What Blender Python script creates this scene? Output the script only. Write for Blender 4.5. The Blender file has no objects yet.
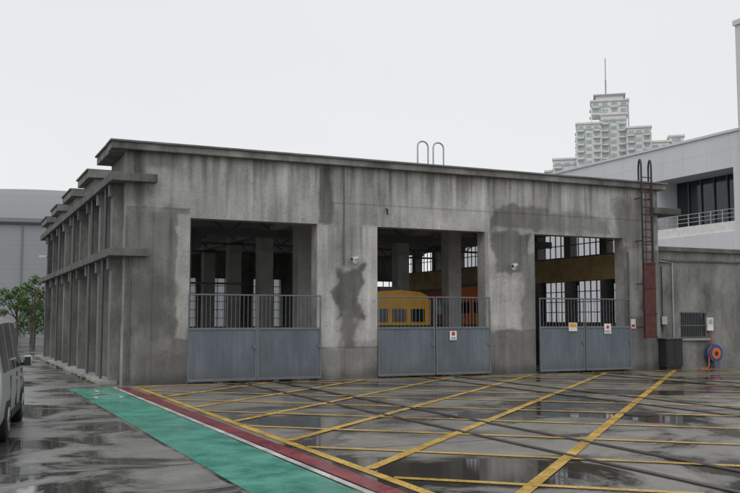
import bpy, bmesh, math, random
from mathutils import Vector, Matrix, noise
random.seed(7)
scene=bpy.context.scene
R=math.radians

# ------------------------------------------------------------ materials
def newmat(name):
    m=bpy.data.materials.new(name); m.use_nodes=True
    nt=m.node_tree; nt.nodes.clear()
    out=nt.nodes.new('ShaderNodeOutputMaterial'); b=nt.nodes.new('ShaderNodeBsdfPrincipled')
    nt.links.new(b.outputs[0],out.inputs[0])
    return m,nt,b,out
def N(nt,t,**k):
    n=nt.nodes.new(t)
    for a,v in k.items(): setattr(n,a,v)
    return n
def noise_n(nt,vec,scale,detail=6,rough=.6,dist=0):
    n=N(nt,'ShaderNodeTexNoise'); n.inputs['Scale'].default_value=scale
    n.inputs['Detail'].default_value=detail; n.inputs['Roughness'].default_value=rough
    n.inputs['Distortion'].default_value=dist
    nt.links.new(vec,n.inputs['Vector']); return n.outputs['Fac']
def ramp(nt,fac,stops):
    r=N(nt,'ShaderNodeValToRGB'); e=r.color_ramp.elements
    while len(e)<len(stops): e.new(.5)
    for i,(p,c) in enumerate(stops):
        e[i].position=p
        if not hasattr(c,'__len__'): c=(c,c,c)
        e[i].color=(*c,1)
    nt.links.new(fac,r.inputs[0]); return r.outputs[0]
def mapping(nt,scale=(1,1,1),coord='Object'):
    tc=N(nt,'ShaderNodeTexCoord'); mp=N(nt,'ShaderNodeMapping')
    mp.inputs['Scale'].default_value=scale
    nt.links.new(tc.outputs[coord],mp.inputs[0]); return mp.outputs[0]
def mixc(nt,fac,a,b,mode='MIX'):
    m=N(nt,'ShaderNodeMix',data_type='RGBA',blend_type=mode)
    if hasattr(fac,'links'): nt.links.new(fac,m.inputs[0])
    else: m.inputs[0].default_value=fac
    for v,i in ((a,6),(b,7)):
        if hasattr(v,'links'): nt.links.new(v,m.inputs[i])
        else:
            if not hasattr(v,'__len__'): v=(v,v,v)
            m.inputs[i].default_value=(*v,1)
    return m.outputs[2]
def bump(nt,b,h,strength=.3,dist=.02):
    n=N(nt,'ShaderNodeBump'); n.inputs['Strength'].default_value=strength; n.inputs['Distance'].default_value=dist
    nt.links.new(h,n.inputs['Height']); nt.links.new(n.outputs[0],b.inputs['Normal'])
def weathered(name,c1,c2,scale=1.5,rough=.8,vs=(1,1,1),metal=0,bs=.2,lo=.35,hi=.65):
    m,nt,b,o=newmat(name); v=mapping(nt,vs)
    f=noise_n(nt,v,scale,8,.65)
    col=ramp(nt,f,[(lo,c1),(hi,c2)])
    f2=noise_n(nt,v,scale*12,4,.6)
    col=mixc(nt,.35,col,ramp(nt,f2,[(.3,.35),(.7,.75)]),'OVERLAY')
    nt.links.new(col,b.inputs['Base Color']); b.inputs['Roughness'].default_value=rough
    b.inputs['Metallic'].default_value=metal
    if bs: bump(nt,b,f2,bs,.01)
    return m
def plain(name,c,rough=.5,metal=0,var=.12):
    m,nt,b,o=newmat(name); v=mapping(nt)
    f=noise_n(nt,v,3,4)
    a=tuple(x*(1-var) for x in c); d=tuple(min(1,x*(1+var)) for x in c)
    nt.links.new(ramp(nt,f,[(.3,a),(.7,d)]),b.inputs['Base Color'])
    b.inputs['Roughness'].default_value=rough; b.inputs['Metallic'].default_value=metal
    return m

M={}
M['conc']=weathered('concrete',(.085,.085,.08),(.26,.257,.243),.9,vs=(1,1,.45))
M['conc_dark']=weathered('concrete_damp',(.055,.055,.052),(.16,.158,.15),1.2,vs=(1,1,.4))
M['conc_lt']=weathered('concrete_light',(.20,.198,.188),(.40,.395,.375),.8,vs=(.5,1,1))
M['conc_in']=weathered('concrete_interior',(.36,.357,.34),(.52,.515,.49),1)
M['roofing']=weathered('roof_coating',(.10,.105,.10),(.2,.2,.195),1)
M['frame']=plain('window_frame_steel',(.10,.11,.11),.5)
M['dark']=plain('dark_paint',(.02,.02,.022),.6)
M['gatebar']=plain('gate_bar_steel',(.16,.18,.20),.45,.3)
M['steel']=plain('galvanised_steel',(.42,.43,.43),.35,.7)
M['rust']=weathered('rusty_red_steel',(.05,.014,.012),(.11,.03,.025),4,rough=.6)
M['white']=plain('white_paint',(.75,.75,.73),.5)
M['red']=plain('red_paint',(.5,.03,.02),.5)
M['blue']=plain('blue_paint',(.02,.07,.22),.45)
M['yellowp']=plain('yellow_body_paint',(.72,.36,.025),.4)
M['tan']=weathered('faded_yellow_wall_paint',(.42,.30,.13),(.62,.47,.22),2,rough=.6,bs=0)
M['orange']=plain('orange_body_paint',(.62,.13,.03),.4)
M['cream']=plain('cream_paint',(.5,.43,.28),.45)

m,nt,b,o=newmat('gate_sheet_steel')
tc=N(nt,'ShaderNodeTexCoord'); sp=N(nt,'ShaderNodeSeparateXYZ'); nt.links.new(tc.outputs['Object'],sp.inputs[0])
f=noise_n(nt,mapping(nt,(1,1,.3)),1.4,7,.65); fr_=noise_n(nt,mapping(nt,(6,1,.25)),2.5,5,.7); fs=noise_n(nt,mapping(nt),30,3,.7)
col=ramp(nt,f,[(.35,(.09,.112,.14)),(.65,(.145,.172,.20))])
col=mixc(nt,.35,col,ramp(nt,fr_,[(.35,.3),(.65,.62)]),'OVERLAY')
mr=N(nt,'ShaderNodeMapRange'); mr.inputs['From Min'].default_value=.05; mr.inputs['From Max'].default_value=.5; mr.inputs['To Min'].default_value=.9; mr.inputs['To Max'].default_value=0
nt.links.new(sp.outputs[2],mr.inputs[0])
mm_=N(nt,'ShaderNodeMath',operation='MULTIPLY'); nt.links.new(mr.outputs[0],mm_.inputs[0]); nt.links.new(f,mm_.inputs[1])
col=mixc(nt,mm_.outputs[0],col,(.07,.062,.05))
sr=ramp(nt,fs,[(.70,0),(.76,.7)]); col=mixc(nt,sr,col,(.12,.06,.035))
nt.links.new(col,b.inputs['Base Color']); b.inputs['Roughness'].default_value=.5
bump(nt,b,noise_n(nt,mapping(nt),2.2,2),.3,.03); M['gate']=m

m,nt,b,o=newmat('stained_plaster_wall')
at=N(nt,'ShaderNodeAttribute',attribute_name='Col'); v=mapping(nt)
f2=noise_n(nt,v,14,6,.7); f3=noise_n(nt,mapping(nt,(1,1,.3)),2.2,7,.7)
col=mixc(nt,.45,at.outputs['Color'],ramp(nt,f2,[(.3,.34),(.7,.66)]),'OVERLAY')
col=mixc(nt,.5,col,ramp(nt,f3,[(.3,.33),(.65,.63)]),'OVERLAY')
nt.links.new(col,b.inputs['Base Color']); b.inputs['Roughness'].default_value=.82
bump(nt,b,f2,.3,.014); M['front']=m

def glassy(name,c,rough=.08):
    m,nt,b,o=newmat(name); v=mapping(nt); f=noise_n(nt,v,.6,3)
    nt.links.new(ramp(nt,f,[(.3,c),(.7,tuple(x*1.8 for x in c))]),b.inputs['Base Color'])
    b.inputs['Roughness'].default_value=rough; b.inputs['Specular IOR Level'].default_value=.6; return m
M['glass']=glassy('dark_glass',(.012,.015,.017))
M['farglass']=glassy('hazed_window_glass',(.26,.31,.32),.4)  # pale glass: distance haze is mixed into the colour

def groundmat(name,dry,wet,pscale,plo,phi,rdry=.5,tint=None):
    m,nt,b,o=newmat(name); v=mapping(nt)
    big=noise_n(nt,v,pscale,8,.66,.9)
    damp=ramp(nt,big,[(plo-.07,0),(plo+.01,1)])      # dark damp margin
    pud=ramp(nt,big,[(plo,0),(phi,1)])               # standing water
    stain=noise_n(nt,v,.9,8,.7); fine=noise_n(nt,v,45,3,.7)
    col=ramp(nt,stain,[(.3,tuple(x*.58 for x in dry)),(.7,dry)])
    col=mixc(nt,damp,col,tuple(x*.5 for x in dry)); col=mixc(nt,pud,col,wet)
    col=mixc(nt,.4,col,ramp(nt,fine,[(.3,.3),(.7,.7)]),'OVERLAY')
    nt.links.new(col,b.inputs['Base Color'])
    med=noise_n(nt,v,2.3,6,.7)
    r1=ramp(nt,med,[(.3,rdry*.5),(.7,rdry)])
    rr=mixc(nt,damp,r1,.2); rr=mixc(nt,pud,rr,.035); nt.links.new(rr,b.inputs['Roughness'])
    bn=N(nt,'ShaderNodeBump'); bn.inputs['Distance'].default_value=.012
    st=mixc(nt,pud,.35,.008); nt.links.new(st,bn.inputs['Strength'])
    nt.links.new(fine,bn.inputs['Height']); nt.links.new(bn.outputs[0],b.inputs['Normal'])
    return m
M['yard']=groundmat('wet_yard_paving',(.27,.253,.225),(.06,.056,.05),.3,.51,.55,.48)
M['road']=groundmat('wet_asphalt',(.25,.243,.23),(.06,.059,.056),.55,.50,.55,.45)
M['far']=groundmat('ground_paving',(.2,.2,.19),(.09,.09,.09),.1,.5,.6,.6)

def paint(name,c,wear=.42,rough=.35,dirt=.6):
    m,nt,b,o=newmat(name); v=mapping(nt)
    f=noise_n(nt,v,1.2,6,.7); fine=noise_n(nt,v,22,6,.75)
    col=ramp(nt,f,[(.3,tuple(x*dirt for x in c)),(.7,c)])
    nt.links.new(col,b.inputs['Base Color']); 
    nt.links.new(ramp(nt,f,[(.35,.12),(.6,rough)]),b.inputs['Roughness'])
    tr=N(nt,'ShaderNodeBsdfTransparent'); mx=N(nt,'ShaderNodeMixShader')
    nt.links.new(ramp(nt,fine,[(wear-.05,0),(wear+.03,1)]),mx.inputs[0])
    nt.links.new(tr.outputs[0],mx.inputs[1]); nt.links.new(b.outputs[0],mx.inputs[2]); nt.links.new(mx.outputs[0],o.inputs[0])
    return m
M['pyel']=paint('yellow_road_paint',(.74,.46,.075),.42,.4,.65)
M['pwhite']=paint('white_road_paint',(.72,.72,.70),.40)
M['pred']=paint('red_road_paint',(.30,.045,.055),.39)
M['pgreen']=paint('green_road_paint',(.07,.34,.255),.35,.42,.66)

# ------------------------------------------------------------ mesh helpers
def link(ob,parent=None):
    scene.collection.objects.link(ob)
    if parent: ob.parent=parent
    return ob
def empty(name):
    e=bpy.data.objects.new(name,None); return link(e)
class MB:
    def __init__(s): s.v=[];s.f=[];s.mi=[];s.mats=[]
    def mid(s,m):
        if m not in s.mats: s.mats.append(m)
        return s.mats.index(m)
    def box(s,x0,x1,y0,y1,z0,z1,m):
        n=len(s.v)
        s.v+=[(x0,y0,z0),(x1,y0,z0),(x1,y1,z0),(x0,y1,z0),(x0,y0,z1),(x1,y0,z1),(x1,y1,z1),(x0,y1,z1)]
        for q in ((0,3,2,1),(4,5,6,7),(0,1,5,4),(1,2,6,5),(2,3,7,6),(3,0,4,7)):
            s.f.append(tuple(n+i for i in q)); s.mi.append(s.mid(m))
        return s
    def poly(s,pts,m):
        n=len(s.v); s.v+=[tuple(p) for p in pts]; s.f.append(tuple(range(n,n+len(pts)))); s.mi.append(s.mid(m))
    def tube(s,pts,r,m,seg=8,cap=True):
        rings=[]; pts=[Vector(p) for p in pts]
        up=None
        for i,p in enumerate(pts):
            d=(pts[min(i+1,len(pts)-1)]-pts[max(i-1,0)]).normalized()
            a=Vector((0,0,1)) if abs(d.z)<.9 else Vector((0,1,0))
            if up is not None and (up-d*up.dot(d)).length>.2: a=up
            u=(a-d*a.dot(d)).normalized(); w=d.cross(u); up=u
            rr=r[i] if hasattr(r,'__len__') else r
            n=len(s.v); rings.append(n)
            for k in range(seg):
                t=2*math.pi*k/seg; s.v.append(tuple(p+u*math.cos(t)*rr+w*math.sin(t)*rr))
        k_=s.mid(m)
        for a,b2 in zip(rings,rings[1:]):
            for k in range(seg):
                s.f.append((a+k,a+(k+1)%seg,b2+(k+1)%seg,b2+k)); s.mi.append(k_)
        if cap:
            s.f.append(tuple(rings[0]+k for k in reversed(range(seg)))); s.mi.append(k_)
            s.f.append(tuple(rings[-1]+k for k in range(seg))); s.mi.append(k_)
        return s
    def obj(s,name,parent=None,bevel=0,smooth=False):
        me=bpy.data.meshes.new(name); me.from_pydata(s.v,[],s.f)
        for mm in s.mats: me.materials.append(mm)
        me.polygons.foreach_set('material_index',s.mi); me.update()
        if smooth:
            me.polygons.foreach_set('use_smooth',[True]*len(me.polygons))
            me.set_sharp_from_angle(angle=R(35))
        ob=bpy.data.objects.new(name,me); link(ob,parent)
        if bevel:
            b=ob.modifiers.new('bevel','BEVEL'); b.width=bevel; b.segments=2; b.limit_method='ANGLE'
        return ob

# ------------------------------------------------------------ ground
mb=MB(); mb.poly([(-1500,-600,-.004),(1500,-600,-.004),(1500,2000,-.004),(-1500,2000,-.004)],M['far']); mb.obj('ground')
mb=MB(); mb.poly([(3.0,-10,0),(60,-10,0),(60,56,0),(3.0,56,0)],M['yard']); mb.obj('yard_pavement')
mb=MB(); mb.poly([(-12,-10,.001),(3.0,-10,.001),(3.0,26.3,.001),(4.0,26.3,.001),(4.0,75,.001),(-12,75,.001)],M['road']); mb.obj('service_road')
mb=MB()
for y in range(-6,72,6): mb.box(-11,3.0,y,y+.03,.0015,.003,M['dark'])
mb.box(.1,.13,-8,72,.0016,.0035,M['dark'])
for y in range(2,26,5): mb.box(4.95,34,y+.4,y+.425,.0005,.0022,M['dark'])
mb.obj('pavement_joint')
mk=MB(); mk.poly([(3.06,3,.006),(4.16,3,.006),(4.16,26.2,.006),(3.06,26.2,.006)],M['pgreen']); mk.obj('green_walkway_marking')
mk=MB(); mk.poly([(4.20,3,.007),(4.30,3,.007),(4.30,26.2,.007),(4.20,26.2,.007)],M['pwhite'])
def strip(mk,a,b,w,z,m):
    a=Vector(a);b=Vector(b);d=(b-a).normalized();n=Vector((-d.y,d.x))*w/2
    mk.poly([(a.x-n.x,a.y-n.y,z),(b.x-n.x,b.y-n.y,z),(b.x+n.x,b.y+n.y,z),(a.x+n.x,a.y+n.y,z)],m)
for (x0,y0,x1,y1) in [(3.3,25.3,3.95,25.3),(3.62,24.7,3.62,25.6),(3.3,24.7,3.95,24.7),(3.3,23.7,3.62,24.3),(3.62,24.3,3.98,23.7),(3.3,22.6,3.9,22.6),(3.3,23.2,3.9,23.2),(3.3,22.6,3.3,23.2),(3.9,22.6,3.9,23.2)]:
    strip(mk,(x0,y0),(x1,y1),.09,.011,M['pwhite'])
mk.obj('white_lane_marking')
mk=MB(); mk.poly([(4.34,3,.007),(4.62,3,.007),(4.62,26.2,.007),(4.34,26.2,.007)],M['pred']); mk.obj('red_lane_marking')
mk=MB()
XL,XR,YT,YB=4.82,36.0,26.15,-2
strip(mk,(XL,YB),(XL,YT),.15,.009,M['pyel']); strip(mk,(XL+.08,YT),(XR,YT),.15,.0095,M['pyel'])
def clip(x0,y0,s):
    xa,xb=XL+.08,XR
    ya=y0+s*(xa-x0); yb=y0+s*(xb-x0)
    def cy(y): return x0+(y-y0)/s
    P=[(xa,ya),(xb,yb)]; out=[]
    for (x,y) in P:
        if y>YT-.08: x=cy(YT-.08); y=YT-.08
        if y<YB: x=cy(YB); y=YB
        out.append((x,y))
    return out if out[0][0]>=xa-.01 and out[1][0]<=xb+.01 and abs(out[0][0]-out[1][0])>.2 else None
for i in range(0,9):
    c=clip(XL,7.6+2.97*i,.94)
    if c: strip(mk,c[0],c[1],.16,.012,M['pyel'])
for i in range(-4,26):
    c=clip(XL,10.0+2.9*i,-.9)
    if c: strip(mk,c[0],c[1],.14,.0145,M['pyel'])
mk.obj('yellow_box_marking')
M['railsteel']=plain('rail_steel',(.16,.145,.13),.28,.8)
M['groove']=plain('groove_dirt',(.03,.027,.024),.5)
for cx in (8.48,14.65,20.75):
    t=MB()
    for s in (-1,1):
        x=cx+s*.57
        t.box(x-.03,x+.03,-3,47,.008,.021,M['railsteel'])
        gx=x-s*.03
        t.box(min(gx,gx-s*.05),max(gx,gx-s*.05),-3,47,.005,.016,M['groove'])
        t.box(x+.032 if s>0 else x-.047, x+.047 if s>0 else x-.032,-3,47,.005,.0155,M['groove'])
    t.obj('embedded_railway_track')
for (x,y) in ((1.6,8.6),(12.6,14.4)):
    t=MB(); t.tube([(x,y,.002),(x,y,.018)],.34,M['groove'],28); t.tube([(x,y,.018),(x,y,.022)],.30,M['railsteel'],28)
    for i in range(-3,4): t.box(x-.22,x+.22,y+i*.07-.012,y+i*.07+.012,.022,.026,M['groove'])
    t.obj('manhole_cover')

# ------------------------------------------------------------ depot building
YF=26.7; X0,X1=4.56,24.4; YE=48.6
dep=empty('train_depot_building')
OPN=[(6.45,10.5),(12.6,16.7),(18.75,22.72)]; ZO=4.9
def sm(a,b,x):
    t=max(0,min(1,(x-a)/(b-a))); return t*t*(3-2*t)
def rect(x,z,x0,x1,z0,z1,rag=.18,sc=2.2,soft=.05,seed=0):
    nx=noise.fractal(Vector((x*sc,z*sc,seed)),1,2,5)*rag
    nz=noise.fractal(Vector((x*sc+9,z*sc,seed+5)),1,2,5)*rag
    d=min(x+nx-x0,x1-x-nx,z+nz-z0,z1-z-nz)
    return sm(-soft,soft,d)
def wallcol(x,z):
    v=.43+.05*noise.fractal(Vector((x*.5,z*.9,3)),1,2,6)
    L=lambda a,b2,t: a+(b2-a)*t
    v=L(v,.215,rect(x,z,4,6.45,-1,5.15,.02,1,.02,1))
    v=L(v,.25,rect(x,z,4,6.0,5.15,7.2,.25,1,.2,2))
    v=L(v,.42,rect(x,z,6.05,6.6,1.3,5.0,.10,3,.03,3))
    v=L(v,.14,rect(x,z,4.7,5.95,1.5,3.1,.3,1.3,.2,4))
    v=L(v,.17,rect(x,z,5.0,6.3,-.5,.9,.2,1.3,.1,5))
    v=L(v,.40,rect(x,z,5.2,6.4,5.2,6.4,.25,1.6,.12,6))
    v=L(v,.16,rect(x,z,10.55,11.05,4.9,6.7,.06,3,.05,7))
    v=L(v,.34,rect(x,z,11.05,13.0,4.2,6.6,.3,.8,.2,8))
    v=L(v,.54,rect(x,z,12.05,12.7,1.2,4.9,.08,2,.05,28))
    v=L(v,.50,rect(x,z,10.5,11.1,1.0,3.2,.12,2,.05,38))
    v=L(v,.17,rect(x,z,11.15,12.0,1.95,3.5,.35,1.7,.09,9))
    v=L(v,.20,rect(x,z,11.35,11.8,.2,2.2,.2,2.5,.1,10))
    v=L(v,.30,rect(x,z,10.4,12.7,-.5,1.0,.1,1.2,.03,11))
    v=L(v,.50,rect(x,z,13.2,17.2,5.0,6.2,.4,.7,.25,22))
    v=L(v,.20,rect(x,z,17.0,19.3,5.1,5.85,.3,1.2,.08,12))
    v=L(v,.27,rect(x,z,19.1,22.2,5.0,5.7,.25,1.0,.12,13))
    v=L(v,.19,rect(x,z,16.95,18.5,3.5,4.95,.25,1.6,.06,14))
    v=L(v,.50,rect(x,z,16.9,18.0,1.6,3.3,.15,1.6,.06,24))
    v=L(v,.26,rect(x,z,18.2,19.0,.0,4.2,.15,2,.08,15))
    v=L(v,.20,rect(x,z,16.6,18.8,-.5,1.5,.15,1.5,.06,16))
    v=L(v,.20,rect(x,z,22.6,24.5,-.5,4.6,.2,1,.1,17))
    v=L(v,.36,rect(x,z,22.9,23.6,2.0,4.6,.2,1.6,.1,18))
    v=L(v,.25,rect(x,z,22.3,24.5,4.6,6.4,.35,1.1,.15,19))
    # streaks of different length running down from the parapet
    ln=5.9-1.5*noise.noise(Vector((x*1.3,0,7)))-.9*noise.noise(Vector((x*5,0,17)))
    st=noise.fractal(Vector((x*2.6,z*.10,40)),1,2,6)
    v*=1-.5*sm(-.02,.5,st)*sm(ln-.9,ln+.9,z)
    st=noise.fractal(Vector((x*9,z*.2,90)),1,2,4)
    v*=1-.38*sm(.12,.5,st)*sm(ln-.3,ln+.8,z)
    st=noise.fractal(Vector((x*4,z*.2,60)),1,2,5)
    v*=1+.22*sm(.15,.6,st)-.2*sm(.1,.6,-st)
    # drips below beam soffit line on the piers
    st=noise.fractal(Vector((x*7,z*.15,130)),1,2,4)
    if z<4.9: v*=1-.3*sm(.1,.5,st)*sm(2.2,4.9,z)
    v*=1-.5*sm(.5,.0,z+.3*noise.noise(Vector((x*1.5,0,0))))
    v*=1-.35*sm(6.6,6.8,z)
    for jz,ja,jb in ((5.17,4,6.45),(5.6,10.9,24.4),(1.02,10.4,12.7),(1.52,16.6,18.8)):
        if ja<x<jb and abs(z-jz)<.03: v*=.72
    for jx,ja,jb in ((5.35,0,5.17),(11.45,0,1),(17.75,5,6.9),(14.6,5.6,6.9),(8.4,4.9,6.9)):
        if ja<z<jb and abs(x-jx)<.03: v*=.78
    # hairline cracks
    cr=abs(noise.fractal(Vector((x*.8,z*.8,200)),1,2,5))
    v*=1-.22*sm(.022,.0,cr)
    pl=noise.fractal(Vector((x*.9,z*.9,77)),1,2,6)
    v*=(1+.22*pl)*.84
    v=max(.04,v)
    return (v,v*.992,v*.95,1)
stp=.05
xs=[X0]
def lin(a,b): 
    n=max(1,round((b-a)/stp)); return [a+(b-a)*i/n for i in range(1,n+1)]
brk=[X0]+[q for o in OPN for q in o]+[X1]
for a,b_ in zip(brk,brk[1:]): xs+=lin(a,b_)
ZT=6.8
zs=[0]+lin(0,ZO)+lin(ZO,ZT)
vi={};V=[];Fc=[]
def gv(i,j):
    if (i,j) not in vi: vi[(i,j)]=len(V); V.append((xs[i],YF,zs[j]))
    return vi[(i,j)]
for i in range(len(xs)-1):
    xm=(xs[i]+xs[i+1])/2; inop=any(a<xm<b_ for a,b_ in OPN)
    for j in range(len(zs)-1):
        if inop and (zs[j]+zs[j+1])/2<ZO: continue
        Fc.append((gv(i,j),gv(i+1,j),gv(i+1,j+1),gv(i,j+1)))
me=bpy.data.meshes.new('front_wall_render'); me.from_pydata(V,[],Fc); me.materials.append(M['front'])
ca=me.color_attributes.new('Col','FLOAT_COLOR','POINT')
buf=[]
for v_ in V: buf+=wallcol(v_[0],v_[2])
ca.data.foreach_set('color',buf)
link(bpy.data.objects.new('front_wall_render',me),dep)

s=MB()
c=M['conc']
PI=[(X0+.003,6.45),(10.5,12.6),(16.7,18.75),(22.72,X1)]
for a,b_ in PI: s.box(a,b_,YF+.003,YF+.5,0,ZO,M['conc_lt'])
s.box(X0+.003,X1,YF+.003,YF+.5,ZO,ZT-.002,M['conc_lt'])
s.obj('front_wall',dep)
BL=[(26.7,29.5,7.06),(31.6,34.2,6.95),(36.3,39.0,6.9),(41.1,43.6,6.85),(45.8,48.3,6.8)]
r=MB()
r.box(4.1,24.7,YF-.2,YF+.6,ZT,7.0,M['conc'])
r.box(4.05,24.75,YF-.26,YF+.62,7.0,7.06,M['roofing'])
for k,(a,b_,zt) in enumerate(BL):
    ya=a+.602 if k==0 else a-.12
    r.box(4.12,24.68,ya,b_+.1,zt-.3,zt-.06,M['conc'])
    r.box(4.06,24.74,ya+.02,b_+.14,zt-.058,zt,M['roofing'])
    for (xa,xb) in ((4.34,4.6),(24.3,24.5)):
        if k==0: r.box(xa if xa>10 else 4.562,xb+.1,a+.5,b_,6.1,ZT-.04,M['conc'])
        else: r.box(xa,xb,a,b_,6.1,zt-.302,M['conc'])
    for i in range(12):
        x=4.65+i*1.75
        r.box(x,x+.15,b_-.2,b_,6.3,zt-.302,M['conc'])
        if k: r.box(x,x+.15,a,a+.2,6.3,zt-.302,M['conc'])
low=[(29.4,31.7),(34.1,36.4),(38.9,41.2),(43.5,45.9)]
for a,b_ in low:
    r.box(4.36,24.6,a,b_,6.12,6.3,M['conc'])
r.obj('roof',dep,bevel=.012)
l=MB()
for z0,z1,xo,xi in ((5.86,6.1,4.1,5.4),(3.70,3.93,4.08,5.2)):
    l.box(xo,xi,YF-.3,YF-.003,z0,z1,M['conc_dark'])
    l.box(xo,X0-.003,YF-.002,YE+.1,z0,z1,M['conc_dark'])
l.box(24.0,25.3,YF-.3,YF-.003,5.86,6.1,M['conc_dark'])
l.box(X1+.003,25.3,YF-.002,YE,5.86,6.1,M['conc_dark'])
l.obj('eaves_ledge',dep,bevel=.012)
def sidewall(xa,xb,out,name):
    w=MB(); nb=9; ys=[YF+.5+(YE-YF-.5)*i/nb for i in range(nb+1)]
    w.box(xa,xb,YF+.5,YE,0,1.75,c); w.box(xa,xb,YF+.5,YE,3.5,4.55,c); w.box(xa,xb,YF+.5,YE,5.6,6.12,c)
    for i,y in enumerate(ys):
        w.box(xa,xb,y-.22,y+.22,1.75,3.5,c); w.box(xa,xb,y-.22,y+.22,4.55,5.6,c)
    for y in ys[:-1]:
        a,b_=(out,xa-.002) if out<xa else (xb+.002,out)
        w.box(a,b_,y+.05,y+.4,0,3.70,c)
        w.box(a,b_,y+.05,y+.4,3.93,5.86,c)
        aa,bb=(out-.1,out-.002) if out<xa else (out+.002,out+.1)
        w.box(aa,bb,y+.1,y+.35,3.35,3.70,c); w.box(aa,bb,y+.1,y+.35,5.5,5.86,c)
    fr=(xa+xb)/2
    for a,b_ in zip(ys,ys[1:]):
        for z0,z1,nz in ((1.75,3.5,4),(4.55,5.6,2)):
            for k in range(1,5):
                y=a+.22+(b_-a-.44)*k/5; w.box(fr-.02,fr+.02,y-.018,y+.018,z0,z1,M['frame'])
            for k in range(0,nz+1):
                z=z0+(z1-z0)*k/nz; w.box(fr-.025,fr+.025,a+.22,b_-.22,z-.018,z+.018,M['frame'])
    return w.obj(name,dep)
sidewall(X0,X0+.28,4.28,'west_wall'); sidewall(X1-.28,X1,24.7,'east_wall')
tp=MB(); tp.box(X1-.3,X1-.283,YF+.52,YE-.32,3.5,4.5,M['tan']); tp.obj('painted_wall_band',dep)
dp=MB()
for y in (28.4,31.3,36.2,41,46):
    dp.tube([(4.2,y,.1),(4.2,y,3.7)],.045,M['frame']); dp.tube([(4.25,y,3.94),(4.25,y,5.86)],.045,M['frame'])
dp.tube([(4.1,40,4.2),(3.6,40,4.5)],.02,M['frame'],6); dp.box(3.35,3.62,39.95,40.05,4.46,4.54,M['white'])
dp.obj('downpipes',dep,smooth=True)
# rear wall: wide glazed bays
bw=MB()
bw.box(X0+.28,X1-.28,YE-.3,YE,0,1.5,c); bw.box(X0+.28,X1-.28,YE-.3,YE,4.1,6.12,c)
x=X0+.28
while x<X1-.5:
    x2=min(x+.8,X1-.29); x3=min(x+2.4,X1-.29)
    bw.box(x,x2,YE-.3,YE,1.5,4.1,c)
    for k in range(1,4):
        if x2+.4*k<x3-.1: bw.box(x2+.4*k-.02,x2+.4*k+.02,YE-.17,YE-.13,1.5,4.1,M['frame'])
    for z in (1.95,2.4,2.85,3.3,3.7): bw.box(x2,x3,YE-.18,YE-.12,z-.018,z+.018,M['frame'])
    x+=2.4
bw.obj('rear_wall',dep)
it=MB(); ci=M['conc_in']
for cx in (11.55,17.72):
    for k in range(5):
        y=YF+.5+3.6+k*4.4
        if y<YE-.6: it.box(cx-.28,cx+.28,y-.28,y+.28,0,6.1,ci)
for k in range(4):
    y=YF+6+k*4.6
    it.box(7.55,7.9,y-.18,y+.18,0,6.1,ci)
for k in range(5):
    y=YF+4.1+k*4.4; it.box(X0+.28,X1-.28,y-.2,y+.2,5.55,6.1,ci)
for cx in (11.55,17.72): it.box(cx-.2,cx+.2,YF+.5,YE-.3,5.3,5.548,ci)
it.box(X0+.3,X1-.3,33.0,33.15,5.0,5.28,M['frame'])
it.box(7.0,8.3,32.6,33.5,4.5,4.998,M['frame'])
it.tube([(8.0,33,4.5),(8.0,33,3.9)],.02,M['dark'])
it.box(4.85,11.2,36,36.1,3.3,3.38,M['frame'])
it.obj('interior_columns_and_beams',dep)
tr=MB()
for k in range(4):
    y=29.2+k*4.8
    tr.tube([(X0+.3,y,5.2),(X1-.3,y,5.2)],.05,M['frame'],6)
    n=20
    for i in range(n):
        xa=X0+.3+(X1-X0-.6)*i/n; xb=X0+.3+(X1-X0-.6)*(i+1)/n
        tr.tube([(xa,y,5.2 if i%2 else 6.0),(xb,y,6.0 if i%2 else 5.2)],.03,M['frame'],5)
tr.obj('roof_truss',dep)
fd=MB()
fd.tube([(11.4,YF-.04,3.6),(11.4,YF-.04,6.8)],.018,M['frame'],6)
fd.tube([(12.9,YF-.04,5.5),(12.9,YF-.14,5.45),(12.9,YF-.14,5.3)],.03,M['dark'],6)
fd.tube([(22.9,YF-.05,1.0),(22.9,YF-.05,3.4),(22.9,YF-.05,4.4)],.025,M['frame'],6)
fd.tube([(4.7,YF-.04,.2),(4.7,YF-.04,3.7)],.03,M['frame'],6)
fd.obj('conduit',dep)
for x,z in ((11.7,3.82),(17.75,3.74)):
    q=MB(); q.tube([(x+.1,YF-.003,z-.08),(x+.1,YF-.04,z-.08)],.07,M['white'],14)
    q.tube([(x+.1,YF-.03,z-.08),(x+.1,YF-.16,z-.1),(x+.02,YF-.2,z-.03)],.022,M['white'],8)
    q.tube([(x+.14,YF-.14,z+.045),(x+.12,YF-.155,z+.04),(x-.14,YF-.32,z-.025)],[.04,.058,.058],M['white'],14)
    q.tube([(x-.14,YF-.32,z-.025),(x-.15,YF-.327,z-.027)],.045,M['glass'],14)
    q.poly([(x+.12,YF-.09,z+.105),(x+.16,YF-.19,z+.105),(x-.17,YF-.4,z+.035),(x-.21,YF-.3,z+.035)],M['white'])
    q.obj('security_camera',None,smooth=True)
h=MB()
for x in (14.4,15.0):
    pts=[(x-.2,YF+.2,7.06),(x-.2,YF+.2,7.72)]
    for i in range(1,9):
        t=math.pi-i*math.pi/8; pts.append((x+.2*math.cos(t),YF+.2,7.72+.18*math.sin(t)))
    pts.append((x+.2,YF+.2,7.06)); h.tube(pts,.028,M['steel'],8)
h.obj('roof_access_handrail',None,smooth=True)
h=MB()
lx0,lx1=23.3,23.78
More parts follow.
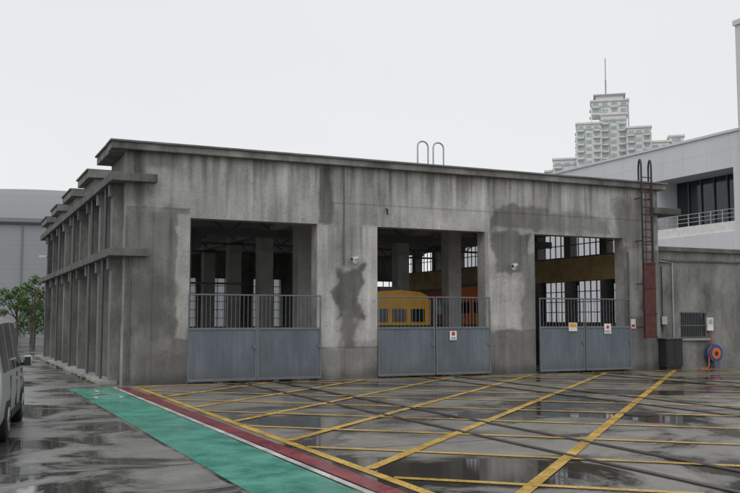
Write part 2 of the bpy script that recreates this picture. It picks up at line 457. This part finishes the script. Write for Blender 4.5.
for x in (lx0,lx1):
    pts=[(x,YF-.4,1.2),(x,YF-.4,7.55)]
    for i in range(1,10):
        t=math.pi-i*math.pi/9; pts.append((x+.2+.2*math.cos(t),YF-.1+.3*math.cos(t),7.55+.35*math.sin(t)))
    pts.append((x+.4,YF+.2,7.06))
    h.tube(pts,.035,M['dark'],8)
z=1.3
while z<7.2:
    h.tube([(lx0,YF-.4,z),(lx1,YF-.4,z)],.02,M['rust'],6); z+=.28
for z in (1.6,3.2,4.8,6.4):
    for x in (lx0,lx1): h.tube([(x,YF-.4,z),(x,YF-.004,z)],.02,M['rust'],6)
h.box(lx0-.03,lx1+.03,YF-.47,YF-.44,1.2,4.0,M['rust'])
for z in (1.25,2.1,3.05,3.95): h.box(lx0-.05,lx1+.05,YF-.49,YF-.472,z-.03,z+.03,M['rust'])
for x in (lx0+.12,lx1-.12): h.tube([(x,YF-.45,4.0),(x,YF-.45,6.9)],.016,M['rust'],6)
h.obj('wall_ladder',None,smooth=True)

# ------------------------------------------------------------ gates
def gate_leaf(x0,x1,y,sign=None):
    g=MB(); zb,zs_,zt=.07,1.58,2.62
    g.box(x0,x1,y-.03,y+.03,zb,zb+.07,M['gatebar']); g.box(x0,x1,y-.035,y+.035,zs_,zs_+.06,M['gatebar'])
    g.box(x0,x0+.05,y-.032,y+.032,zb+.07,zs_,M['gatebar']); g.box(x1-.05,x1,y-.032,y+.032,zb+.07,zs_,M['gatebar'])
    g.box(x0+.05,x1-.05,y-.012,y+.012,zb+.07,zs_,M['gate'])
    g.tube([(x0+.025,y,zs_+.06),(x0+.025,y,zt)],.025,M['gatebar'],6); g.tube([(x1-.025,y,zs_+.06),(x1-.025,y,zt)],.025,M['gatebar'],6)
    g.tube([(x0,y,zt),(x1,y,zt)],.024,M['gatebar'],6)
    n=int((x1-x0)/.13)
    for i in range(1,n):
        x=x0+.025+(x1-x0-.05)*i/n; g.tube([(x,y,zs_+.05),(x,y,zt-.01)],.0095,M['gatebar'],5)
    if sign:
        sx,sz,sw,sh,kind=sign
        g.box(sx-sw/2,sx+sw/2,y-.05,y-.036,sz-sh/2,sz+sh/2,M['white'])
        if kind=='red':
            g.box(sx-sw/2+.04,sx+sw/2-.04,y-.054,y-.0505,sz-sh/2+.03,sz-.05,M['farglass'])
            pts=[(sx+.07*math.cos(t*.5236),y-.052,sz+.06+.07*math.sin(t*.5236)) for t in range(12)]; g.poly(pts,M['red'])
        else: g.box(sx-sw/2+.03,sx+sw/2-.03,y-.056,y-.0505,sz,sz+sh/2-.03,M['yellowp'])
    g.tube([(x0+.3,y-.02,.06),(x0+.3,y+.02,.06)],.06,M['dark'],12); g.tube([(x1-.3,y-.02,.06),(x1-.3,y+.02,.06)],.06,M['dark'],12)
    g.box(x1-.12,x1-.06,y-.06,y-.036,1.02,1.12,M['gatebar'])
    return g
gates=[((6.38,8.5),(8.5,10.58),None,None),((12.55,14.63),(14.66,16.78),None,(15.3,1.35,.26,.3,'red')),((18.8,20.75),(20.78,22.85),(20.2,1.62,.36,.3,'y'),(21.75,1.55,.3,.36,'red'))]
for a,b_,sa,sb in gates:
    e=empty('sliding_gate')
    gate_leaf(a[0],a[1]-.01,YF-.16,sa).obj('gate_leaf_a',e)
    gate_leaf(b_[0],b_[1],YF-.16,sb).obj('gate_leaf_b',e)
q=MB(); q.box(22.98,23.2,YF-.03,YF-.003,1.55,1.9,M['white']); q.box(23.02,23.16,YF-.034,YF-.031,1.6,1.7,M['red']); q.obj('warning_sign')

# ------------------------------------------------------------ annex
an=empty('annex_building')
a=MB()
WX0,WX1,WZ0,WZ1=25.55,26.85,1.2,2.15
YA=YF+.15
a.box(X1+.003,WX0,YA,YA+.3,0,4.5,c); a.box(WX1,44,YA,YA+.3,0,4.5,c)
a.box(WX0,WX1,YA,YA+.3,0,WZ0,c); a.box(WX0,WX1,YA,YA+.3,WZ1,4.5,c)
a.box(X1+.003,44.1,YA-.12,YA+.45,4.5,4.66,M['conc_dark'])
a.box(X1+.003,44.1,YA-.06,YA-.003,4.12,4.18,M['conc_dark'])
a.box(X1+.3,44,YA+.45,38,4.4,4.55,M['roofing'])
a.obj('annex_wall',an)
w=MB(); w.box(WX0,WX1,YA+.1,YA+.12,WZ0,WZ1,M['glass'])
for i in range(1,14):
    x=WX0+(WX1-WX0)*i/14; w.box(x-.008,x+.008,YA-.03,YA-.01,WZ0,WZ1,M['frame'])
for z in (WZ0,WZ0+.45,WZ1): w.box(WX0-.03,WX1+.03,YA-.035,YA-.008,z-.02,z+.02,M['frame'])
w.box(WX0-.1,WX1+.1,YA-.1,YA-.003,WZ0-.12,WZ0-.04,M['conc_lt'])
w.obj('barred_window',an)
p=MB(); p.tube([(25.15,YA-.05,1.2),(25.15,YA-.05,4.05),(24.5,YA-.05,4.1)],.03,M['steel'],8); p.tube([(24.62,YA-.05,1.4),(24.62,YA-.05,3.9)],.02,M['dark'],6)
p.box(24.5,24.75,YA-.16,YA-.003,1.7,2.0,M['steel']); p.obj('conduit_pipe',an,smooth=True)
k=MB(); k.box(24.25,25.05,YF-.45,YF-.05,.12,1.15,M['dark']); k.box(24.3,24.63,YF-.465,YF-.452,.2,1.08,M['dark']); k.box(24.67,25.0,YF-.465,YF-.452,.2,1.08,M['dark']); k.box(24.2,25.1,YF-.5,YF-.02,1.15,1.2,M['frame']); k.box(24.3,25.0,YF-.42,YF-.1,0,.12,M['dark'])
k.obj('electrical_cabinet',None,bevel=.01)
k=MB()
def disc(k,x,y,z,r,m,d=.05): k.tube([(x,y,z),(x,y-d,z)],r,m,28)
k.box(26.85,27.1,YA-.4,YA-.12,0,.25,M['frame'])
disc(k,26.97,YA-.14,.58,.36,M['blue'],.04); disc(k,26.97,YA-.182,.58,.27,M['orange'],.14); disc(k,26.97,YA-.324,.58,.34,M['blue'],.03); disc(k,26.97,YA-.356,.58,.22,M['orange'],.02); disc(k,26.97,YA-.378,.58,.08,M['dark'],.02)
k.tube([(26.97,YA-.1,.9),(26.97,YA-.05,1.45)],.02,M['red'],6)
pts=[(26.97+.3*math.cos(t*.4),YA-.25+.02*math.sin(t*3),.58+.3*math.sin(t*.4)) for t in range(0,40)]
k.tube(pts,.02,M['orange'],6); k.tube([(26.7,YA-.25,.5),(26.6,YA-.35,.15),(26.4,YA-.5,.03),(26.0,YA-.5,.03)],.02,M['orange'],6)
k.obj('hose_reel',None,smooth=True)
k=MB(); k.box(26.85,27.13,YA-.1,YA-.003,1.45,1.95,M['white']); k.box(26.89,27.09,YA-.106,YA-.101,1.7,1.9,M['steel']); k.obj('wall_mounted_box')
k=MB(); k.tube([(26.9,24.9,.0),(26.9,24.9,.05)],.18,M['dark'],12); k.tube([(26.9,24.9,.05),(26.9,24.9,.45)],[.11,.05],M['dark'],12); k.tube([(26.9,24.9,.2),(26.9,24.9,.28)],[.1,.085],M['yellowp'],12); k.obj('traffic_cone')

# ------------------------------------------------------------ rail vehicles inside
def loco(cx,y0,ln,wd,ht,body,name,roofm,lower=None):
    e=empty(name)
    prof=[(-wd/2,.95),(-wd/2,ht-.4),(-wd/2+.08,ht-.2),(-wd/2+.4,ht-.06),(0,ht),(wd/2-.4,ht-.06),(wd/2-.08,ht-.2),(wd/2,ht-.4),(wd/2,.95)]
    b_=MB(); n=len(prof)
    F=[(cx+x,y0,z) for x,z in prof]; Bk=[(cx+x,y0+ln,z) for x,z in prof]
    b_.poly(F,body); b_.poly(list(reversed(Bk)),body)
    for i in range(n):
        j=(i+1)%n; b_.poly([F[j],F[i],Bk[i],Bk[j]],roofm if 2<=i<=5 else body)
    b_.obj('body',e)
    d=MB()
    for sx in (-1,0,1):
        d.box(cx+sx*wd*.3-wd*.11,cx+sx*wd*.3+wd*.11,y0-.03,y0-.003,ht-1.15,ht-.68,M['glass'])
    for sx in (-1,1): disc(d,cx+sx*wd*.34,y0-.003,1.35,.1,M['cream'],.05)
    if lower: d.box(cx-wd/2-.015,cx+wd/2+.015,y0-.015,y0+ln,.96,1.55,lower)
    d.box(cx-wd/2-.02,cx+wd/2+.02,y0-.02,y0+ln,1.62,1.68,M['dark'])
    d.box(cx-wd/2,cx+wd/2,y0-.15,y0+ln,.7,.94,M['dark'])
    d.box(cx-.2,cx+.2,y0-.5,y0-.152,.75,.95,M['dark'])
    ny=int(ln/1.3)
    for i in range(ny):
        for sx in (-1,1):
            xx=cx+sx*(wd/2+.012); d.box(xx-.01,xx+.01,y0+.4+i*1.3,y0+1.3+i*1.3,ht-1.2,ht-.6,M['glass'])
    for yy in (y0+.8,y0+ln-.8):
        for sx in (-1,1): d.tube([(cx+sx*.5,yy,.45),(cx+sx*.62,yy,.45)],.43,M['frame'],20)
    for sx in (-1,1): d.tube([(cx+sx*(wd/2+.03),y0+.12,1.0),(cx+sx*(wd/2+.03),y0+.12,2.2)],.018,M['cream'],6)
    d.box(cx-.5,cx+.3,y0+.6,y0+1.4,ht-.03,ht+.14,M['frame'])
    d.obj('cab_details_and_wheels',e)
loco(14.85,29.6,7,2.5,2.95,M['yellowp'],'yellow_locomotive',M['yellowp'],M['orange'])
loco(20.6,33.4,9,2.7,3.3,M['orange'],'orange_railcar',M['frame'],M['yellowp'])

# ------------------------------------------------------------ van
def van():
    e=empty('silver_van')
    M['vbody']=plain('silver_car_paint',(.42,.43,.44),.3,.35,.03)
    M['tyre']=plain('tyre_rubber',(.02,.02,.02),.75)
    S=[(-2.45,.45,1.08,1.35,.78,.82,.74),(-2.38,.34,1.08,1.80,.86,.88,.72),(-2.25,.30,1.08,1.89,.88,.90,.73),(-1.35,.28,1.08,1.93,.89,.91,.74),(-1.27,.28,1.08,1.93,.89,.91,.74),(-.15,.28,1.06,1.94,.89,.91,.74),(-.05,.28,1.06,1.94,.89,.91,.74),(.85,.28,1.04,1.92,.89,.91,.74),(.95,.28,1.04,1.90,.89,.91,.73),(1.55,.29,1.03,1.42,.89,.90,.76),(1.75,.29,1.02,1.25,.88,.89,.78),(1.98,.30,.99,1.08,.87,.88,.79),(2.3,.32,.84,.95,.84,.84,.74),(2.45,.38,.68,.76,.74,.74,.62),(2.5,.42,.6,.62,.66,.66,.5)]
    glass_side={2,4,6,8}; ws={8,9,10}
    me=MB()
    def ring(st_):
        y,s0,b0,r0,h0,h1,h2=st_
        mid=(s0+b0)/2
        P=[(h0*.96,s0),(h0*1.01,s0+.1),(h1*1.015,mid+.05),(h1,b0-.05),(h1-.01,b0)]
        P+=[(h2+.03,max(b0+.005,r0-.10)),(h2-.06,max(b0+.01,r0-.03)),(h2*.5,r0+.005)]
        return [(x,y,z) for x,z in P]+[(0,y,r0+.015)]+[(-x,y,z) for x,z in reversed(P)]
    RR=[ring(q) for q in S]; n=len(RR[0])
    for i in range(len(S)-1):
        for j in range(n-1):
            mt=M['vbody']
            jj=j if j<8 else n-2-j
            if jj==4 and i in glass_side: mt=M['glass']
            if jj>=6 and i in ws: mt=M['glass']
            me.poly([RR[i][j],RR[i+1][j],RR[i+1][j+1],RR[i][j+1]],mt)
        me.poly([RR[i][0],RR[i][n-1],RR[i+1][n-1],RR[i+1][0]],M['dark'])
    me.poly(RR[-1],M['vbody']); me.poly(list(reversed(RR[0])),M['vbody'])
    ob=me.obj('body',e)
    bm=bmesh.new(); bm.from_mesh(ob.data); bmesh.ops.remove_doubles(bm,verts=bm.verts,dist=.0005); bmesh.ops.recalc_face_normals(bm,faces=bm.faces); bm.to_mesh(ob.data); bm.free()
    ob.data.polygons.foreach_set('use_smooth',[True]*len(ob.data.polygons)); ob.data.set_sharp_from_angle(angle=R(28))
    d=MB()
    for y in (-1.5,1.45):
        for sx in (-1,1):
            d.tube([(sx*.55,y,.40),(sx*.912,y,.40)],.415,M['dark'],28)
            d.tube([(sx*.70,y,.33),(sx*.88,y,.33),(sx*.925,y,.33)],[.33,.33,.30],M['tyre'],28)
            d.tube([(sx*.9,y,.33),(sx*.935,y,.33)],[.20,.19],M['steel'],20)
            d.tube([(sx*.9,y,.33),(sx*.945,y,.33)],.05,M['dark'],10)
    for sx in (-1,1):
        d.box(min(sx*.9,sx*.925),max(sx*.9,sx*.925),-.95,.95,.30,.40,M['dark'])
        for y in (-1.25,-.08,.92): d.box(min(sx*.905,sx*.928),max(sx*.905,sx*.928),y-.006,y+.006,.42,1.0,M['dark'])
        for y in (-.25,.75): d.box(min(sx*.915,sx*.945),max(sx*.915,sx*.945),y-.1,y+.08,.88,.92,M['vbody'])
        d.box(min(sx*.6,sx*.79),max(sx*.6,sx*.79),2.2,2.40,.68,.82,M['white'])
        d.box(min(sx*.74,sx*.83),max(sx*.74,sx*.83),-2.43,-2.36,.95,1.25,M['red'])
    d.box(-.6,.6,-2.44,-2.40,1.12,1.6,M['glass'])
    d.box(-.82,.82,-2.55,-2.42,.4,.62,M['vbody']); d.box(-.25,.25,-2.56,-2.551,.7,.85,M['white'])
    d.obj('wheels_and_trim',e,smooth=True)
    mm=MB()
    for sx in (-1,1):
        mm.box(min(sx*.88,sx*.95),max(sx*.88,sx*.95),1.24,1.3,1.04,1.09,M['dark'])
        mm.tube([(sx*.93,1.27,1.12),(sx*.945,1.27,1.12),(sx*1.06,1.27,1.13),(sx*1.09,1.27,1.13)],[.05,.10,.105,.06],M['vbody'],12)
        mm.box(min(sx*.95,sx*1.06),max(sx*.95,sx*1.06),1.158,1.164,1.05,1.20,M['glass'])
    mm.obj('wing_mirrors',e,smooth=True)
    return e
v=van()
th=R(-8.0)
rt=Vector((math.cos(th),math.sin(th))); fw=Vector((-math.sin(th),math.cos(th)))
cen=Vector((.76,14.6))-rt*.9+fw*2.45
v.location=(cen.x,cen.y,0); v.rotation_euler=(0,0,th)

# ------------------------------------------------------------ modern white building
m,nt,b,o=newmat('metal_cladding_panel'); tc=N(nt,'ShaderNodeTexCoord')
sx=N(nt,'ShaderNodeSeparateXYZ'); nt.links.new(tc.outputs['Object'],sx.inputs[0])
ad=N(nt,'ShaderNodeMath',operation='ADD'); nt.links.new(sx.outputs[0],ad.inputs[0]); nt.links.new(sx.outputs[1],ad.inputs[1])
cb=N(nt,'ShaderNodeCombineXYZ'); nt.links.new(ad.outputs[0],cb.inputs[0]); nt.links.new(sx.outputs[2],cb.inputs[1])
br=N(nt,'ShaderNodeTexBrick'); br.offset=0; br.inputs['Scale'].default_value=1; br.inputs['Brick Width'].default_value=1.9; br.inputs['Row Height'].default_value=1.5
br.inputs['Mortar Size'].default_value=.01; br.inputs['Color1'].default_value=(.64,.65,.675,1); br.inputs['Color2'].default_value=(.67,.68,.705,1); br.inputs['Mortar'].default_value=(.44,.45,.47,1)
nt.links.new(cb.outputs[0],br.inputs['Vector'])
nz=noise_n(nt,mapping(nt,(1,1,.25)),.5,6,.6)
nt.links.new(mixc(nt,.2,br.outputs['Color'],ramp(nt,nz,[(.3,.3),(.7,.65)]),'OVERLAY'),b.inputs['Base Color']); b.inputs['Roughness'].default_value=.5
M['panel']=m
mo=empty('modern_panel_building'); a=MB(); P=M['panel']
a.box(42,80,28,39.5,0,13,P)
a.box(42,80,46.2,75,0,13,P)
a.box(42,80,39.5,46.2,0,7.1,P); a.box(42,80,39.5,46.2,10.9,13,P)
a.box(44,80,39.5,46.2,7.1,10.9,M['dark'])
a.box(41.9,80.2,27.8,75.2,13,13.15,M['panel'])
a.box(41.7,49,30,38.75,13.15,19.2,P); a.box(41.6,49.1,29.9,38.85,19.2,19.5,P)
a.box(41.8,42-.003,30,38.75,0,13,P)
a.obj('walls',mo)
w=MB()
w.box(43.9,43.95,39.6,46.1,7.2,10.8,M['glass'])
for i in range(1,6): w.box(43.8,43.88,39.5+i*1.1,39.56+i*1.1,7.1,10.9,M['frame'])
w.box(42.05,42.1,39.5,46.2,7.1,7.7,M['white']); 
for z in (7.95,8.2,8.45): w.tube([(42.1,39.5,z),(42.1,46.2,z)],.025,M['steel'],6)
for i in range(8): w.tube([(42.1,39.6+i*.93,7.7),(42.1,39.6+i*.93,8.45)],.03,M['steel'],6)
w.obj('balcony',mo)

# ------------------------------------------------------------ distant apartment tower
M['twall']=weathered('hazed_tower_wall_tile',(.62,.61,.59),(.74,.73,.71),.12,rough=.7,vs=(1,1,.3),bs=0); M['tacc']=plain('tower_accent_tile',(.38,.45,.44),.7,0,.05)  # wall tile colour lightened to stand in for haze over distance
tw=empty('apartment_tower'); T=MB()
def blk(u0,u1,w0,w1,z0,z1):
    T.box(u0,u1,w0,w1,z0,z1,M['twall'])
    T.box(u0-.5,u1+.5,w0-.5,w1+.5,z1,z1+.8,M['twall'])
    T.box(u0-.2,u1+.2,w0-.2,w1+.2,z1-2.6,z1-2.0,M['tacc'])
    fl=3.1
    z=max(z0,38)+.2
    while z+2.6<z1:
        n=max(1,int((u1-u0)/3.3)); 
        for i in range(n):
            ua=u0+(u1-u0)*(i+.2)/n; ub=u0+(u1-u0)*(i+.8)/n
            T.box(ua,ub,w0-.1,w0-.02,z+.7,z+2.4,M['farglass'])
            if i%2==0: T.box(ua-.3,ub+.3,w0-1.0,w0-.12,z-.1,z+.55,M['twall'])
        n=max(1,int((w1-w0)/3.6))
        for i in range(n):
            wa=w0+(w1-w0)*(i+.2)/n; wb=w0+(w1-w0)*(i+.8)/n
            T.box(u0-.1,u0-.02,wa,wb,z+.7,z+2.4,M['farglass'])
            if i%2==1: T.box(u0-.9,u0-.12,wa-.2,wb+.2,z-.1,z+.55,M['twall'])
        z+=fl
    for i in range(int((u1-u0)/3.3)+1):
        u=u0+(u1-u0)*i/max(1,int((u1-u0)/3.3)); T.box(u-.25,u+.25,w0-.4,w0-.11,38,z1-2.7,M['tacc'] if i%3==1 else M['twall'])
blk(-26,-14,-2,14,0,73); blk(-30,-22,6,20,0,69)
blk(-15.5,-5,-5,12,0,88); blk(-5,6,-3,12,0,92); blk(6,16,-6,12,0,85)
blk(16,24,-2,12,0,79); blk(24,30,0,14,0,81.5)
blk(-9,7,0,10,92.9,99)
T.box(-7,5,2,8,99.85,102,M['twall']); T.box(-8,6,1,9,102,102.6,M['tacc'])
T.tube([(-2.5,5,102),(-2.5,5,110)],.4,M['tacc'],6); T.tube([(-2.5,5,110),(-2.5,5,120)],.25,M['tacc'],6)
T.obj('walls_and_windows',tw)
tw.location=(266,318,0); tw.rotation_euler=(0,0,R(-24.8-14))

# ------------------------------------------------------------ round arena
m,nt,b,o=newmat('ribbed_arena_cladding'); tc=N(nt,'ShaderNodeTexCoord'); sx=N(nt,'ShaderNodeSeparateXYZ'); nt.links.new(tc.outputs['Object'],sx.inputs[0])
wv=N(nt,'ShaderNodeMath',operation='MULTIPLY'); wv.inputs[1].default_value=1/.5; nt.links.new(sx.outputs[2],wv.inputs[0])
fr=N(nt,'ShaderNodeMath',operation='FRACT'); nt.links.new(wv.outputs[0],fr.inputs[0])
nz=noise_n(nt,mapping(nt,(1,1,.3)),.12,5)
c1=ramp(nt,fr.outputs[0],[(0,(.25,.26,.27)),(.15,(.30,.31,.325))])
nt.links.new(mixc(nt,.3,c1,ramp(nt,nz,[(.3,.35),(.7,.6)]),'OVERLAY'),b.inputs['Base Color']); b.inputs['Roughness'].default_value=.5
M['arena']=m
M['aroof']=plain('arena_roof_sheet',(.22,.23,.24),.6,0,.06)
ar=MB(); seg=160; Ra=34
prof=[(Ra,0),(Ra,11.6),(Ra+.5,11.9),(Ra+.5,12.3),(Ra-1,13.1),(Ra-4,14.4),(Ra-9,16),(Ra-18,17.8),(0.01,19)]
for i in range(seg):
    t0=2*math.pi*i/seg;t1=2*math.pi*(i+1)/seg
    for q,((ra,za),(rb,zb)) in enumerate(zip(prof,prof[1:])):
        ar.poly([(ra*math.cos(t0),ra*math.sin(t0),za),(ra*math.cos(t1),ra*math.sin(t1),za),(rb*math.cos(t1),rb*math.sin(t1),zb),(rb*math.cos(t0),rb*math.sin(t0),zb)],M['arena'] if q<1 else M['aroof'])
for i in range(0,seg,4):
    t0=2*math.pi*i/seg; cs,sn=math.cos(t0),math.sin(t0)
    ar.tube([((Ra+.1)*cs,(Ra+.1)*sn,0),((Ra+.1)*cs,(Ra+.1)*sn,11.7)],.08,M['aroof'],5)
ob=ar.obj('round_arena',None,smooth=True); ob.location=(12,134,0)

# ------------------------------------------------------------ trees
m,nt,b,o=newmat('foliage'); oi=N(nt,'ShaderNodeAttribute',attribute_name='Tone')
nt.links.new(ramp(nt,oi.outputs['Fac'],[(0,(.022,.05,.014)),(.5,(.065,.14,.028)),(1,(.15,.26,.06))]),b.inputs['Base Color'])
b.inputs['Roughness'].default_value=.6; M['leaf']=m
M['bark']=weathered('bark',(.05,.04,.03),(.12,.1,.08),6)
def leaves(me_v,me_f,tone,c,rad,n,size,rnd):
    for _ in range(n):
        d=Vector((rnd.gauss(0,1),rnd.gauss(0,1),rnd.gauss(0,1))).normalized()*rad*rnd.random()**.4
        p=c+Vector((d.x,d.y,d.z*.75)); a=Vector((rnd.gauss(0,1),rnd.gauss(0,1),rnd.gauss(0,1))).normalized()
        b_=a.cross(Vector((rnd.random(),rnd.random(),rnd.random()+.1))).normalized(); s_=size*(.6+.8*rnd.random())
        k=len(me_v); me_v+= [tuple(p-a*s_),tuple(p+b_*s_*.5),tuple(p+a*s_),tuple(p-b_*s_*.5)]; me_f.append((k,k+1,k+2,k+3))
        t=.45+.5*d.z/rad+rnd.uniform(-.2,.2); tone+= [max(0,min(1,t))]*4
def leafobj(name,V_,F_,T_,parent):
    me=bpy.data.meshes.new(name); me.from_pydata(V_,[],F_); me.materials.append(M['leaf'])
    at=me.attributes.new('Tone','FLOAT','POINT'); at.data.foreach_set('value',T_)
    return link(bpy.data.objects.new(name,me),parent)
def tree(x,y,h,w,seed,name='tree'):
    rnd=random.Random(seed); e=empty(name); e.location=(x,y,0)
    t=MB(); t.tube([(0,0,0),(.05,.03,h*.25),(0,.05,h*.55),(.05,0,h*.8)],[.11,.09,.06,.03],M['bark'],8)
    V_=[];F_=[];T_=[]
    for i in range(12):
        a=rnd.uniform(0,6.28); z0=h*rnd.uniform(.25,.6); rr=w*rnd.uniform(.2,.5); z1=z0+h*rnd.uniform(.05,.35)
        tip=Vector((rr*math.cos(a),rr*math.sin(a),min(z1,h*.9)))
        t.tube([(0,0,z0),tuple(Vector((0,0,z0)).lerp(tip,.5)+Vector((0,0,.1))),tuple(tip)],[.045,.03,.012],M['bark'],6)
        leaves(V_,F_,T_,tip,w*rnd.uniform(.14,.26),150,.075,rnd)
    leaves(V_,F_,T_,Vector((0,0,h*.88)),w*.2,180,.075,rnd)
    t.obj('trunk_and_limbs',e); leafobj('crown',V_,F_,T_,e)
tree(4.9,61,4.9,2.4,1); tree(4.2,66,4.3,2.2,2); tree(2.0,72,3.4,1.8,3); tree(-0.4,74,3.4,2,4); tree(5.6,72,4.5,2.6,5)
rnd=random.Random(11); V_=[];F_=[];T_=[]
for i in range(34):
    leaves(V_,F_,T_,Vector((-6+i*.5+rnd.uniform(-.2,.2),88+rnd.uniform(-.4,.4),.7+rnd.uniform(0,.5))),.7,110,.09,rnd)
leafobj('hedge',V_,F_,T_,None)
V_=[];F_=[];T_=[]
for i in range(26):
    leaves(V_,F_,T_,Vector((3.95+rnd.uniform(-.06,.04),27.5+rnd.uniform(0,20),.03)),rnd.uniform(.04,.09),16,.028,rnd)
leafobj('weeds',V_,F_,T_,None)
k=MB(); k.box(4.0,4.5,27.2,YE,0,.12,M['conc_lt']); k.obj('kerb',None,bevel=.015)

# ------------------------------------------------------------ light
w=bpy.data.worlds.new('World'); scene.world=w; w.use_nodes=True; nt=w.node_tree; nt.nodes.clear()
out=nt.nodes.new('ShaderNodeOutputWorld'); bg=nt.nodes.new('ShaderNodeBackground'); bg2=nt.nodes.new('ShaderNodeBackground'); mx=nt.nodes.new('ShaderNodeMixShader')
sky=nt.nodes.new('ShaderNodeTexSky'); sky.sky_type='NISHITA'; sky.sun_disc=False
EL,AZ=R(52),R(215)
sky.sun_elevation=EL; sky.sun_rotation=AZ
nt.links.new(sky.outputs[0],bg.inputs[0]); bg.inputs[1].default_value=.08
tc=nt.nodes.new('ShaderNodeTexCoord'); n_=nt.nodes.new('ShaderNodeTexNoise'); n_.inputs['Scale'].default_value=1.6; n_.inputs['Detail'].default_value=2
mp=nt.nodes.new('ShaderNodeMapping'); mp.inputs['Scale'].default_value=(1,1,3); nt.links.new(tc.outputs['Generated'],mp.inputs[0]); nt.links.new(mp.outputs[0],n_.inputs['Vector'])
cr=nt.nodes.new('ShaderNodeValToRGB'); cr.color_ramp.elements[0].position=.3; cr.color_ramp.elements[0].color=(.83,.84,.855,1); cr.color_ramp.elements[1].position=.75; cr.color_ramp.elements[1].color=(.88,.89,.90,1)
nt.links.new(n_.outputs['Fac'],cr.inputs[0]); nt.links.new(cr.outputs[0],bg2.inputs[0]); bg2.inputs[1].default_value=1.0
mx.inputs[0].default_value=.93; nt.links.new(bg.outputs[0],mx.inputs[1]); nt.links.new(bg2.outputs[0],mx.inputs[2]); nt.links.new(mx.outputs[0],out.inputs[0])
sd=bpy.data.lights.new('sun','SUN'); sd.energy=.8; sd.angle=R(30); sd.color=(1,.98,.95)
so=bpy.data.objects.new('sun',sd); link(so)
dirv=Vector((math.sin(AZ)*math.cos(EL),math.cos(AZ)*math.cos(EL),math.sin(EL)))
so.rotation_euler=dirv.to_track_quat('Z','Y').to_euler()

# ------------------------------------------------------------ camera
cd=bpy.data.cameras.new('camera'); cd.sensor_width=36; cd.lens=910/740*36; cd.clip_end=4000; cd.clip_start=.1
co=bpy.data.objects.new('camera',cd); link(co); co.location=(0,0,1.9); co.rotation_euler=(R(90)+math.atan(72.5/910),0,R(-24.8))
scene.camera=co
scene.view_settings.view_transform='Standard'; scene.view_settings.look='None'; scene.view_settings.exposure=0
